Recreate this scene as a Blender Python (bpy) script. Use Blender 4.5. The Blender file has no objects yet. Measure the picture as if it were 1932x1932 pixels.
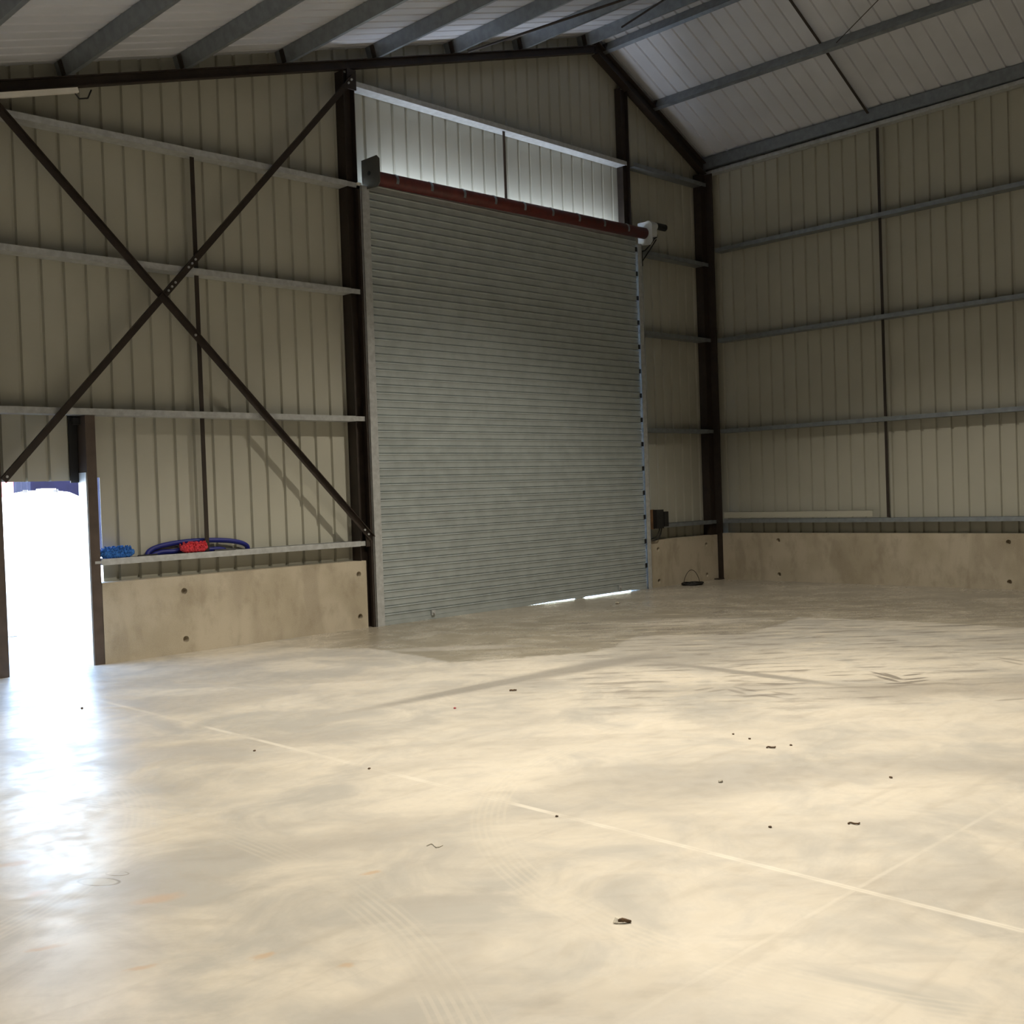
import bpy, bmesh, math, random
from mathutils import Vector, Matrix
random.seed(7)
S = bpy.context.scene
C = S.collection
PI = math.pi
# ------------------------------------------------------------ camera
YAW, PIT, ROL = 7.80207632e-01, -1.85510734e-02, -3.49350758e-02
F_PX, CX, CY, CZ = 2089.587, -16.1163, -11.2041, 1.65
fw = Vector((math.sin(YAW)*math.cos(PIT), math.cos(YAW)*math.cos(PIT), math.sin(PIT)))
rt = Vector((math.cos(YAW), -math.sin(YAW), 0)); up = rt.cross(fw)
c_, s_ = math.cos(ROL), math.sin(ROL)
R_, U_ = c_*rt + s_*up, -s_*rt + c_*up
cam = bpy.data.cameras.new('camera'); cam.sensor_width = 36; cam.lens = F_PX/1932*36
cam.clip_end = 300
co = bpy.data.objects.new('camera', cam); C.objects.link(co)
M = Matrix((R_, U_, -fw)).transposed().to_4x4(); M.translation = (CX, CY, CZ)
co.matrix_world = M
S.camera = co
# ------------------------------------------------------------ view
S.view_settings.view_transform = 'Standard'; S.view_settings.look = 'None'
S.view_settings.gamma = 1; S.view_settings.use_curve_mapping = False
S.view_settings.exposure = 0.0
S.cycles.max_bounces = 10; S.cycles.diffuse_bounces = 6; S.cycles.glossy_bounces = 4
S.cycles.sample_clamp_indirect = 8; S.cycles.caustics_reflective = False
# ------------------------------------------------------------ sky, sun
w = bpy.data.worlds.new('world'); S.world = w; w.use_nodes = True
nt = w.node_tree; bg = nt.nodes['Background']
sky = nt.nodes.new('ShaderNodeTexSky'); sky.sky_type = 'NISHITA'; sky.sun_disc = False
sky.sun_elevation = math.radians(42); sky.sun_rotation = math.radians(200)
nt.links.new(sky.outputs[0], bg.inputs[0]); bg.inputs[1].default_value = 3.1
sd = bpy.data.lights.new('sun', 'SUN'); sd.energy = 50; sd.angle = 0.01; sd.color = (1, .96, .9)
so = bpy.data.objects.new('sun', sd); C.objects.link(so)
so.rotation_euler = Vector((0.25, 0.75, -0.75)).to_track_quat('-Z', 'Y').to_euler()

def area(name, loc, direction, sx, sy, power, col, spread=180):
    l = bpy.data.lights.new(name, 'AREA'); l.shape = 'RECTANGLE'; l.size = sx; l.size_y = sy
    l.energy = power; l.color = col; l.spread = math.radians(spread)
    o = bpy.data.objects.new(name, l); C.objects.link(o); o.location = loc
    o.rotation_euler = Vector(direction).to_track_quat('-Z', 'Y').to_euler(); return o
def spot(name, loc, tgt, power, col, angle, blend=.8, rad=.15):
    l = bpy.data.lights.new(name, 'SPOT'); l.energy = power; l.color = col
    l.spot_size = math.radians(angle); l.spot_blend = blend; l.shadow_soft_size = rad
    o = bpy.data.objects.new(name, l); C.objects.link(o); o.location = loc
    o.rotation_euler = (Vector(tgt)-Vector(loc)).to_track_quat('-Z', 'Y').to_euler(); return o
WARM = (1, .91, .75)
spot('high_bay_light', (-10.7, -6.7, 5.95), (-10.7, -6.6, 0), 2050, WARM, 126, .7, .10)
spot('high_bay_light', (-6.0, -5.2, 7.35), (-6.0, -5.1, 0), 1350, WARM, 118, .6, .10)
spot('high_bay_light', (-13.8, -10.6, 5.2), (-13.8, -10.4, 0), 540, WARM, 112, 1, .12)
# added area light standing in for daylight through the gap behind the shutter tube
area('gap_daylight_standin', (-4.75, .05, 5.52), (0, .30, 1), 5.0, .08, 24, (.84, .90, 1), 120)

# ------------------------------------------------------------ helpers
def tag(o, label=None, cat=None, group=None, kind=None):
    if label: o['label'] = label
    if cat: o['category'] = cat
    if group: o['group'] = group
    if kind: o['kind'] = kind
    return o
def obj(name, bm, m, parent=None, smooth=False):
    me = bpy.data.meshes.new(name)
    bmesh.ops.recalc_face_normals(bm, faces=bm.faces[:])
    bm.to_mesh(me); bm.free()
    if smooth:
        for p in me.polygons: p.use_smooth = True
    for mm in (m if isinstance(m, list) else [m]): me.materials.append(mm)
    o = bpy.data.objects.new(name, me); C.objects.link(o)
    if parent: o.parent = parent; o.matrix_parent_inverse = Matrix.Translation(-parent.location)
    return o
def thing(name, loc, label, cat, group=None):
    o = bpy.data.objects.new(name, None); C.objects.link(o); o.location = loc
    o.empty_display_size = .1
    return tag(o, label, cat, group)
def struct(name, bm, m):
    return tag(obj(name, bm, m), kind='structure')
def box(bm, x0, x1, y0, y1, z0, z1):
    v = [bm.verts.new((x, y, z)) for z in (z0, z1) for x, y in ((x0, y0), (x1, y0), (x1, y1), (x0, y1))]
    for f in ((3, 2, 1, 0), (4, 5, 6, 7), (0, 1, 5, 4), (1, 2, 6, 5), (2, 3, 7, 6), (3, 0, 4, 7)):
        bm.faces.new([v[i] for i in f])
    return v
def bar(bm, a, b, wd, th, side):
    """rectangular bar a->b; wd across 'side' direction, th the other way"""
    a, b = Vector(a), Vector(b); d = (b-a).normalized(); s = Vector(side); s = (s-d*s.dot(d)).normalized(); n = d.cross(s)
    vs = [bm.verts.new(p+s*i*wd/2+n*j*th/2) for p in (a, b) for i, j in ((-1, -1), (1, -1), (1, 1), (-1, 1))]
    for f in ((3, 2, 1, 0), (4, 5, 6, 7), (0, 1, 5, 4), (1, 2, 6, 5), (2, 3, 7, 6), (3, 0, 4, 7)):
        bm.faces.new([vs[i] for i in f])
def prism(bm, poly, a, b, ux, uz):
    """closed 2D section (list of (u,v)) swept from a to b, u along ux, v along uz"""
    a, b, ux, uz = Vector(a), Vector(b), Vector(ux), Vector(uz)
    A = [bm.verts.new(a+ux*u+uz*v) for u, v in poly]; B = [bm.verts.new(b+ux*u+uz*v) for u, v in poly]
    n = len(poly)
    for i in range(n): bm.faces.new((A[i], A[(i+1) % n], B[(i+1) % n], B[i]))
    try: bm.faces.new(A[::-1]); bm.faces.new(B)
    except ValueError: pass
def csec(d, f, lip, t):
    """C section: web along v (0..d) at u=0, flanges to u=f, lips"""
    return [(0, 0), (f, 0), (f, lip), (f-t, lip), (f-t, t), (t, t), (t, d-t), (f-t, d-t), (f-t, d-lip), (f, d-lip), (f, d), (0, d)]
def cyl(bm, a, b, r, n=20, r2=None, cap=True):
    a, b = Vector(a), Vector(b); d = (b-a).normalized()
    s = d.orthogonal().normalized(); t = d.cross(s); r2 = r if r2 is None else r2
    A = [bm.verts.new(a+(s*math.cos(2*PI*i/n)+t*math.sin(2*PI*i/n))*r) for i in range(n)]
    B = [bm.verts.new(b+(s*math.cos(2*PI*i/n)+t*math.sin(2*PI*i/n))*r2) for i in range(n)]
    for i in range(n): bm.faces.new((A[i], A[(i+1) % n], B[(i+1) % n], B[i]))
    if cap: bm.faces.new(A[::-1]); bm.faces.new(B)
def tube(bm, pts, r, n=8, closed=False):
    pts = [Vector(p) for p in pts]; N = len(pts); rings = []; prev = None
    for i, p in enumerate(pts):
        if closed: d = pts[(i+1) % N]-pts[i-1]
        else: d = pts[min(i+1, N-1)]-pts[max(i-1, 0)]
        d.normalize()
        s = d.orthogonal().normalized() if prev is None else (prev-d*prev.dot(d)).normalized()
        prev = s; t = d.cross(s)
        rings.append([bm.verts.new(p+(s*math.cos(2*PI*k/n)+t*math.sin(2*PI*k/n))*r) for k in range(n)])
    for i in range(N if closed else N-1):
        A, B = rings[i], rings[(i+1) % N]
        for k in range(n): bm.faces.new((A[k], A[(k+1) % n], B[(k+1) % n], B[k]))
    if not closed: bm.faces.new(rings[0][::-1]); bm.faces.new(rings[-1])
def B(): return bmesh.new()

# ------------------------------------------------------------ materials
class NG:
    def __init__(s, mat): s.t = mat.node_tree; s.n = s.t.nodes; s.l = s.t.links
    def new(s, t, **k):
        n = s.n.new(t)
        for a, b in k.items(): setattr(n, a, b)
        return n
    def put(s, inp, v):
        if isinstance(v, bpy.types.NodeSocket): s.l.new(v, inp)
        else: inp.default_value = v
    def m(s, op, a, b=0., c=0., clamp=False):
        n = s.new('ShaderNodeMath', operation=op, use_clamp=clamp)
        for i, v in enumerate((a, b, c)): s.put(n.inputs[i], v)
        return n.outputs[0]
    def coord(s, scale=(1, 1, 1), rot=(0, 0, 0), loc=(0, 0, 0)):
        g = s.new('ShaderNodeNewGeometry'); mp = s.new('ShaderNodeMapping')
        s.l.new(g.outputs['Position'], mp.inputs[0])
        mp.inputs['Scale'].default_value = scale; mp.inputs['Rotation'].default_value = rot; mp.inputs['Location'].default_value = loc
        return mp.outputs[0]
    def noise(s, vec, scale, detail=4, rough=.55, dist=0):
        n = s.new('ShaderNodeTexNoise'); s.l.new(vec, n.inputs['Vector'])
        n.inputs['Scale'].default_value = scale; n.inputs['Detail'].default_value = detail
        n.inputs['Roughness'].default_value = rough; n.inputs['Distortion'].default_value = dist
        return n.outputs['Fac']
    def ramp(s, v, lo, hi, a=0., b=1.):
        n = s.new('ShaderNodeMapRange', interpolation_type='SMOOTHSTEP'); s.put(n.inputs[0], v)
        for i, x in enumerate((lo, hi, a, b)): n.inputs[i+1].default_value = x
        return n.outputs[0]
    def mix(s, f, a, b):
        n = s.new('ShaderNodeMix', data_type='RGBA'); s.put(n.inputs[0], f)
        s.put(n.inputs[6], a if isinstance(a, bpy.types.NodeSocket) else (*a, 1)); s.put(n.inputs[7], b if isinstance(b, bpy.types.NodeSocket) else (*b, 1))
        return n.outputs[2]
    def bump(s, h, st, dist=.01):
        n = s.new('ShaderNodeBump'); s.l.new(h, n.inputs['Height']); n.inputs['Strength'].default_value = st; n.inputs['Distance'].default_value = dist
        return n.outputs[0]
def base(name):
    m = bpy.data.materials.new(name); m.use_nodes = True
    return m, NG(m), m.node_tree.nodes['Principled BSDF']
def mat(name, col, rough=.5, metal=0., var=.12, scale=6, bump=0., spec=.5):
    m, g, b = base(name)
    n = g.noise(g.coord(), scale, 5)
    a = tuple(c*(1-var) for c in col); d = tuple(min(1, c*(1+var)) for c in col)
    g.l.new(g.mix(g.ramp(n, .3, .7), a, d), b.inputs['Base Color'])
    g.l.new(g.ramp(n, .2, .8, max(0, rough-.06), min(1, rough+.06)), b.inputs['Roughness'])
    b.inputs['Metallic'].default_value = metal; b.inputs['Specular IOR Level'].default_value = spec
    if bump: g.l.new(g.bump(n, bump), b.inputs['Normal'])
    return m
SHEET = mat('coated_sheet_liner', (.45, .445, .38), .55, 0, .03, 1.5)
ROOFM = mat('roof_sheet_liner', (.60, .62, .67), .5, 0, .04, 2)
GALV = mat('galvanised_steel', (.52, .54, .55), .40, .35, .12, 14)
GALVD = mat('galvanised_steel_dull', (.30, .33, .36), .45, .7, .12, 10)
BROWN = mat('dark_painted_steel', (.030, .021, .016), .55, 0, .25, 8)
POSTM = mat('brown_painted_steel', (.085, .062, .05), .5, 0, .15, 8)
REDOX = mat('red_oxide_paint', (.115, .022, .018), .55, 0, .25, 9)
SHUT = mat('shutter_slat_steel', (.45, .50, .51), .40, .35, .07, 5)
BLACK = mat('black_plastic', (.012, .012, .013), .5)
PLATE = mat('grey_plate', (.11, .11, .10), .6, .2, .1, 12)
WHITEP = mat('white_painted_metal', (.62, .66, .68), .5, 0, .05)
BLUEF = mat('blue_microfibre', (.035, .16, .5), .95, 0, .45, 60, .6)
REDF = mat('red_microfibre', (.62, .05, .07), .95, 0, .35, 60, .6)
HOSE = mat('blue_hose', (.010, .016, .19), .5)
OAK = mat('wooden_board', (.16, .09, .045), .7, 0, .3, 9)
BATTEN = mat('white_enamel', (.88, .86, .80), .4, 0, .04)
LEAF = mat('dried_leaf', (.09, .055, .03), .9, 0, .4, 60)
PALE = mat('pale_crumb', (.42, .39, .33), .9, 0, .3, 60)
RUBBER = mat('black_rubber', (.010, .010, .010), .6)
TANK = mat('white_polyethylene', (.82, .86, .86), .5, 0, .04, 3)
SHED = mat('blue_grey_cladding', (.0098, .012, .023), .95, .0, .12, 2, 0, .05)
SHEDD = mat('dark_doorway_metal', (.0025, .0026, .009), .95, 0, .2, 2, 0, .05)
REDP = mat('red_painted_post', (.35, .06, .07), .5)
TIMBER = mat('pale_timber', (.7, .66, .58), .7, 0, .1, 8)
# concrete panels
def concrete():
    m, g, b = base('precast_concrete')
    v = g.coord()
    n1 = g.noise(v, 1.3, 4, .5); n2 = g.noise(g.coord((1, 1, .6)), 4.5, 6, .6); n3 = g.noise(v, 90, 3)
    col = g.mix(g.ramp(n1, .42, .64), (.47, .415, .325), (.385, .335, .25))
    col = g.mix(g.m('MULTIPLY', g.ramp(n2, .47, .72), .5), col, (.25, .205, .145))
    col = g.mix(g.m('MULTIPLY', g.ramp(g.noise(g.coord((1.4, 1.4, .5), loc=(4, 2, 1)), 1.6, 3, .5, .8), .52, .68), .45), col, (.27, .225, .165))
    col = g.mix(g.ramp(n3, .3, .7, 0, .14), col, (.6, .55, .45))
    g.l.new(col, b.inputs['Base Color']); b.inputs['Roughness'].default_value = .75
    g.l.new(g.bump(g.m('ADD', n3, g.m('MULTIPLY', n2, 2)), .25, .004), b.inputs['Normal'])
    return m
CONC = concrete()
# floor
def floor_mat():
    m, g, b = base('power_floated_concrete')
    geo = g.new('ShaderNodeNewGeometry'); sp = g.new('ShaderNodeSeparateXYZ'); g.l.new(geo.outputs['Position'], sp.inputs[0])
    wn = g.noise(g.coord(), 1.1, 3); wn2 = g.noise(g.coord(loc=(5, 9, 0)), 1.3, 3)
    X0, Y0 = sp.outputs[0], sp.outputs[1]
    X = g.m('MULTIPLY_ADD', g.m('SUBTRACT', wn, .5), .9, X0); Y = g.m('MULTIPLY_ADD', g.m('SUBTRACT', wn2, .5), .9, Y0)
    def ell(cx, cy, rx, ry, ang=0., soft=.35, x=None, y=None):
        x = X if x is None else x; y = Y if y is None else y
        c, s = math.cos(ang), math.sin(ang)
        dx = g.m('SUBTRACT', x, cx); dy = g.m('SUBTRACT', y, cy)
        u = g.m('DIVIDE', g.m('ADD', g.m('MULTIPLY', dx, c), g.m('MULTIPLY', dy, s)), rx)
        v = g.m('DIVIDE', g.m('SUBTRACT', g.m('MULTIPLY', dy, c), g.m('MULTIPLY', dx, s)), ry)
        r = g.m('SQRT', g.m('ADD', g.m('MULTIPLY', u, u), g.m('MULTIPLY', v, v)))
        return g.ramp(r, 1-soft, 1+soft, 1, 0)
    def seg(ax, ay, bx, by, wd, soft=.5):
        L = math.hypot(bx-ax, by-ay)
        return ell((ax+bx)/2, (ay+by)/2, L/2, wd/2, math.atan2(by-ay, bx-ax), soft, X0, Y0)
    big = g.noise(g.coord(), .55, 3, .5, .6); mid = g.noise(g.coord(loc=(3, 1, 0)), 1.7, 6, .6, .8); fine = g.noise(g.coord(), 9, 3, .6); grit = g.noise(g.coord(), 160, 2)
    # streaks left by machines, running across the bay
    A0 = g.m('ADD', g.m('MULTIPLY', g.m('ADD', X0, 16.12), .71), g.m('MULTIPLY', g.m('ADD', Y0, 11.2), -.70))
    B0 = g.m('ADD', g.m('MULTIPLY', g.m('ADD', X0, 16.12), .70), g.m('MULTIPLY', g.m('ADD', Y0, 11.2), .71))
    def comb(x, y):
        n = g.new('ShaderNodeCombineXYZ'); g.put(n.inputs[0], x); g.put(n.inputs[1], y); return n.outputs[0]
    st = g.noise(comb(g.m('MULTIPLY', A0, .8), g.m('MULTIPLY', B0, 3.2)), 2.2, 4, .62, .3)
    sb = g.noise(comb(g.m('MULTIPLY', A0, .35), g.m('MULTIPLY', B0, 1.1)), 1.2, 5, .55, .6)
    st2 = g.noise(g.coord((.8, 6, 1), (0, 0, math.radians(12))), 1.5, 6, .6, .4)
    cream, grey, dark = (.60, .55, .47), (.38, .36, .325), (.21, .19, .16)
    col = g.mix(g.ramp(g.m('ADD', g.m('MULTIPLY', big, .45), g.m('MULTIPLY', mid, .55)), .40, .62), cream, grey)
    col = g.mix(g.m('MULTIPLY', g.ramp(fine, .45, .75), .28), col, grey)
    col = g.mix(g.m('MULTIPLY', g.ramp(st2, .50, .74), .32), col, (.36, .32, .265))
    col = g.mix(g.m('MULTIPLY', g.ramp(sb, .48, .66), .45), col, (.34, .315, .28))
    col = g.mix(g.m('MULTIPLY', g.ramp(st, .55, .70), .22), col, (.30, .27, .235))
    wetn = g.ramp(mid, .35, .6, .55, 1.)
    # damp zone in front of the shutter and along the right wall
    fc = g.new('ShaderNodeFloatCurve'); cv = fc.mapping.curves[0]
    P = [(-2.78, 12.33), (-2.02, 12.06), (-1.55, 11.94), (-.91, 11.18), (-.62, 10.73), (-.21, 10.81), (.15, 10.93), (.74, 11.07), (1.07, 11.45), (1.14, 11.75), (1.38, 12.21), (1.93, 12.15), (2.49, 12.04), (2.88, 12.49), (3.47, 13.36), (4.45, 12.68), (5.44, 11.76)]
    nx = lambda a: (a+3)/9
    cv.points[0].location = (0, (12.4-10)/4); cv.points[1].location = (1, (11.4-10)/4)
    for a_, b_ in P: cv.points.new(nx(a_), (b_-10)/4).handle_type = 'VECTOR'
    fc.mapping.update(); g.l.new(g.m('DIVIDE', g.m('ADD', A0, 3), 9, clamp=True), fc.inputs['Value'])
    lim = g.m('MULTIPLY_ADD', fc.outputs[0], 4, 10)
    dd = g.m('SUBTRACT', g.m('MULTIPLY_ADD', g.m('SUBTRACT', fine, .5), .35, B0), lim)
    zone = g.m('MULTIPLY', g.ramp(dd, -.05, .10), g.ramp(A0, -3.2, -1.6, 0, 1))
    zone = g.m('MULTIPLY', zone, g.ramp(dd, 2.0, 5.0, 1, .55))
    paler = ell(-.62, 11.75, .75, .16, 0, .4, A0, B0)
    zone = g.m('MULTIPLY', zone, g.m('SUBTRACT', 1, g.m('MULTIPLY', g.m('MAXIMUM', paler, ell(2.2, 13.3, .9, .35, 0, .5, A0, B0)), .7)))
    col = g.mix(g.m('MULTIPLY', g.m('MULTIPLY', zone, wetn), .78), col, (.215, .185, .13))
    halo = g.m('MULTIPLY', g.m('MULTIPLY', g.ramp(B0, 9.6, 10.6), g.ramp(A0, .3, 1.5)), g.ramp(sb, .38, .60, .4, 1))
    col = g.mix(g.m('MULTIPLY', halo, .38), col, (.27, .25, .22))
    strz = g.m('MAXIMUM', ell(-5.0, -4.6, 3.6, 2.6, -.78, .5), ell(-8.0, -6.2, 1.9, 1.2, -.78, .5))
    col = g.mix(g.m('MULTIPLY', g.m('MULTIPLY', strz, g.ramp(st, .50, .66)), .62), col, (.17, .145, .125))
    col = g.mix(g.m('MULTIPLY', g.m('MULTIPLY', strz, g.ramp(st, .46, .30)), .45), col, (.62, .55, .44))
    col = g.mix(g.m('MULTIPLY', ell(-7.6, -7.6, .9, .45, -.78, .5), .5), col, (.25, .22, .185))
    # long dark band
    col = g.mix(g.m('MULTIPLY', g.m('MAXIMUM', g.m('MAXIMUM', seg(-10.9, -4.28, -8.0, -4.35, .22, .45), seg(-9.6, -4.31, -7.4, -4.45, .34, .5)), seg(-7.88, -4.9, -8.03, -6.7, .16, .5)), .80), col, (.25, .23, .205))
    # grey patches
    for cx, cy, rx, ry, a, k in ((-10.9, -1.4, 1.5, .25, .15, .5), (-11.4, -2.9, .8, .35, -.3, .55), (-12.2, -4.6, .8, .22, -.5, .6), (-13.6, -8.3, .25, .14, .5, .35), (-11.9, -5.9, .35, .2, 0, .35), (-12.9, -6.9, .35, .22, .4, .4), (-13.3, -7.8, .22, .12, -.6, .5), (-10.1, -8.4, .8, .3, -.8, .35), (-14.0, -8.6, .5, .3, .3, .4)):
        col = g.mix(g.m('MULTIPLY', ell(cx, cy, rx, ry, a, .45), k), col, (.36, .335, .30))
    # curved tyre tracks (fine paler rings)
    def ring(cx, cy, r, wd, f):
        dx = g.m('SUBTRACT', X0, cx); dy = g.m('SUBTRACT', Y0, cy)
        rr = g.m('SQRT', g.m('ADD', g.m('MULTIPLY', dx, dx), g.m('MULTIPLY', dy, dy)))
        e = g.ramp(g.m('ABSOLUTE', g.m('SUBTRACT', rr, r)), wd*.7, wd, 1, 0)
        li = g.ramp(g.m('SINE', g.m('MULTIPLY', rr, f)), -.3, .6, .15, 1)
        return g.m('MULTIPLY', g.m('MULTIPLY', e, li), g.ramp(mid, .4, .6, .1, 1))
    for cx, cy, r, wd in ((-15.5, -4.6, 2.3, .10), (-10.6, -8.8, 2.4, .11), (-17.6, -6.5, 4.3, .12)):
        col = g.mix(g.m('MULTIPLY', ring(cx, cy, r, wd, 190), .15), col, (.72, .65, .52))
    # tread chevrons
    ch = None
    TR = [(-7.31, -6.61, -7.54, -7.01), (-7.48, -6.74, -7.65, -7.03), (-7.32, -6.73, -7.51, -6.97), (-7.54, -7.01, -7.32, -7.11), (-7.36, -6.92, -7.17, -7.0), (-7.72, -7.04, -7.43, -7.17), (-7.77, -6.97, -7.62, -7.15), (-8.87, -5.9, -8.67, -5.94), (-8.87, -6.02, -8.67, -6.07), (-8.67, -6.07, -8.78, -6.32), (-8.56, -6.06, -8.64, -6.32), (-8.73, -6.39, -8.75, -6.62), (-8.57, -6.42, -8.6, -6.65), (-5.9, -4.96, -5.64, -5.0), (-5.78, -5.08, -5.54, -5.16), (-6.0, -5.33, -5.95, -5.57), (-6.02, -7.16, -6.13, -7.44), (-6.17, -7.26, -6.32, -7.51), (-7.97, -7.93, -7.78, -8.06)]
    for k, (ax, ay, bx, by) in enumerate(TR):
        s1 = seg(ax, ay, bx, by, .055, .3)
        if k > 6: s1 = g.m('MULTIPLY', s1, .55)
        ch = s1 if ch is None else g.m('MAXIMUM', ch, s1)
    col = g.mix(g.m('MULTIPLY', ch, .72), col, (.14, .12, .105))
    # slab joints, chalky pale
    jn = g.ramp(g.noise(g.coord(), 2.2, 4), .35, .62, .15, 1)
    j1 = g.ramp(g.m('ABSOLUTE', g.m('SUBTRACT', X0, -12.05)), .006, .028, 1, 0)
    j2 = g.ramp(g.m('ABSOLUTE', g.m('SUBTRACT', Y0, -8.99)), .004, .016, 1, 0)
    j2 = g.m('MULTIPLY', j2, g.ramp(X0, -14.2, -12.4, 0, 1))
    col = g.mix(g.m('MULTIPLY', g.m('MULTIPLY', g.m('MAXIMUM', j1, g.m('MULTIPLY', j2, .4)), jn), .55), col, (.78, .73, .64))
    jd = g.ramp(g.m('ABSOLUTE', g.m('SUBTRACT', X0, -12.05)), .003, .006, 1, 0)
    col = g.mix(g.m('MULTIPLY', jd, .25), col, (.3, .27, .22))
    # rust spots
    rz = None
    for cx, cy, rx, ry in ((-14.19, -5.9, .11, .035), (-14.29, -6.38, .05, .03), (-13.97, -6.86, .09, .04), (-14.5, -7.0, .06, .02), (-14.0, -7.7, .035, .02), (-13.85, -8.0, .03, .02), (-14.35, -7.45, .04, .02), (-13.2, -7.3, .04, .015)):
        e = ell(cx, cy, rx, ry, -.4, .6, g.m('MULTIPLY_ADD', g.m('SUBTRACT', fine, .5), .15, X0), Y0)
        rz = e if rz is None else g.m('MAXIMUM', rz, e)
    col = g.mix(g.m('MULTIPLY', rz, .5), col, (.48, .31, .17))
    # rim of a dried boot print
    def rim(cx, cy, rx, ry, a):
        o = ell(cx, cy, rx, ry, a, .08, g.m('MULTIPLY_ADD', g.m('SUBTRACT', fine, .5), .03, X0), Y0); i = ell(cx, cy, rx*.88, ry*.85, a, .12, X0, Y0)
        return g.m('MULTIPLY', g.m('SUBTRACT', o, i, clamp=True), g.ramp(mid, .38, .55, .25, 1))
    bp = g.m('MAXIMUM', rim(-14.045, -6.45, .105, .05, -1.05), rim(-13.94, -6.41, .06, .028, -1.05))
    col = g.mix(g.m('MULTIPLY', ell(-14.045, -6.45, .1, .045, -1.05, .1, X0, Y0), .5), col, (.42, .37, .26))
    col = g.mix(g.m('MULTIPLY', bp, .95), col, (.16, .13, .08))
    g.l.new(col, b.inputs['Base Color'])
    r = g.ramp(g.m('ADD', g.m('MULTIPLY', mid, .6), g.m('MULTIPLY', fine, .4)), .36, .62, .28, .47)
    r = g.m('SUBTRACT', r, g.m('MULTIPLY', zone, .08))
    g.l.new(r, b.inputs['Roughness'])
    b.inputs['Specular IOR Level'].default_value = .5
    g.l.new(g.bump(g.m('ADD', g.m('MULTIPLY', fine, 1.), g.m('MULTIPLY', st, .6)), .04, .01), b.inputs['Normal'])
    return m
FLOOR = floor_mat()
GROUND = mat('outdoor_concrete', (.5, .49, .46), .8, 0, .1, 2)

# ------------------------------------------------------------ roof planes
def zL(x): return 9.542+.294*x          # underside of the left slope
def zR(x): return 7.38-.495*x
XR = -(9.542-7.38)/(.294+.495)            # ridge
def zroof(x): return zL(x) if x < XR else zR(x)
XL, YF = -19.0, -24.0                    # far left and front extents

# ------------------------------------------------------------ large structure
bm = B(); box(bm, XL-.1, .16, YF-.1, .20, -.3, 0); struct('floor', bm, FLOOR)
bm = B(); box(bm, -60, 40, -50, 110, -.5, -.31); box(bm, -60, 40, .2, 110, -.3, -.015); struct('ground', bm, GROUND)

def groove_run(a0, a1, pitch=.235, phase=0., gw=.05, gb=.024):
    """breakpoints (pos, depth 0/1) along a run: flat pan with narrow grooves"""
    pts = [(a0, 0)]
    k = math.ceil((a0-phase)/pitch-1)
    while True:
        c = phase+k*pitch; k += 1
        if c-gw/2 <= a0+.002: continue
        if c+gw/2 >= a1-.002: break
        pts += [(c-gw/2, 0), (c-gb/2, 1), (c+gb/2, 1), (c+gw/2, 0)]
    pts.append((a1, 0)); return pts
GD = .030
def gable_sheet(bm, x0, x1, zlo, split=()):
    pts = groove_run(x0, x1, phase=-10.55)
    for brk in (XR,):
        if x0 < brk < x1 and not any(abs(p[0]-brk) < 1e-4 for p in pts):
            pts.append((brk, 0)); pts.sort()
    lo = [bm.verts.new((x, .2+GD*d, zlo)) for x, d in pts]
    hi = [bm.verts.new((x, .2+GD*d, zroof(x)+.03)) for x, d in pts]
    for i in range(len(pts)-1): bm.faces.new((lo[i], lo[i+1], hi[i+1], hi[i]))
bm = B()
gable_sheet(bm, XL, -12.02, .55)
gable_sheet(bm, -12.02, -11.14, 1.92)
gable_sheet(bm, -11.14, -10.955, 1.95)
gable_sheet(bm, -10.955, -7.55, .55)
gable_sheet(bm, -7.55, -2.05, 5.62)
gable_sheet(bm, -2.05, .24, .55)
wb = struct('wall_back', bm, SHEET)
md = wb.modifiers.new('s', 'SOLIDIFY'); md.thickness = .003; md.offset = 1
# right wall
bm = B()
pts = groove_run(YF, .2, phase=-.11)
lo = [bm.verts.new((.2+GD*d, y, .55)) for y, d in pts]; hi = [bm.verts.new((.2+GD*d, y, zR(.2))) for y, d in pts]
for i in range(len(pts)-1): bm.faces.new((lo[i], lo[i+1], hi[i+1], hi[i]))
wr = struct('wall_right', bm, SHEET)
# ceiling: both slopes, grooves run down the slope and stay open at the eave
bm = B()
pts = groove_run(YF, .26, phase=-.17)
def row(x, z): return [bm.verts.new((x, y, z+.026*d)) for y, d in pts]
a, r, e = row(XL-.1, zL(XL-.1)), row(XR, zL(XR)), row(.34, zR(.34))
for p, q in ((a, r), (r, e)):
    for i in range(len(pts)-1): bm.faces.new((p[i], p[i+1], q[i+1], q[i]))
struct('ceiling', bm, ROOFM)
# walls behind and left of the camera close the shed
bm = B(); box(bm, XL-.12, XL, YF, .2, 0, zL(XL)+.05); struct('wall_left', bm, SHEET)
bm = B()
v = [bm.verts.new((x, y, z)) for y in (YF-.1, YF) for x, z in ((XL-.1, 0), (.2, 0), (.2, zR(.2)+.05), (XR, zL(XR)+.05), (XL-.1, zL(XL)+.05))]
bm.faces.new(v[:5]); bm.faces.new(v[5:][::-1])
for i in range(5): bm.faces.new((v[i], v[(i+1) % 5], v[5+(i+1) % 5], v[5+i]))
struct('wall_front', bm, SHEET)

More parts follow.
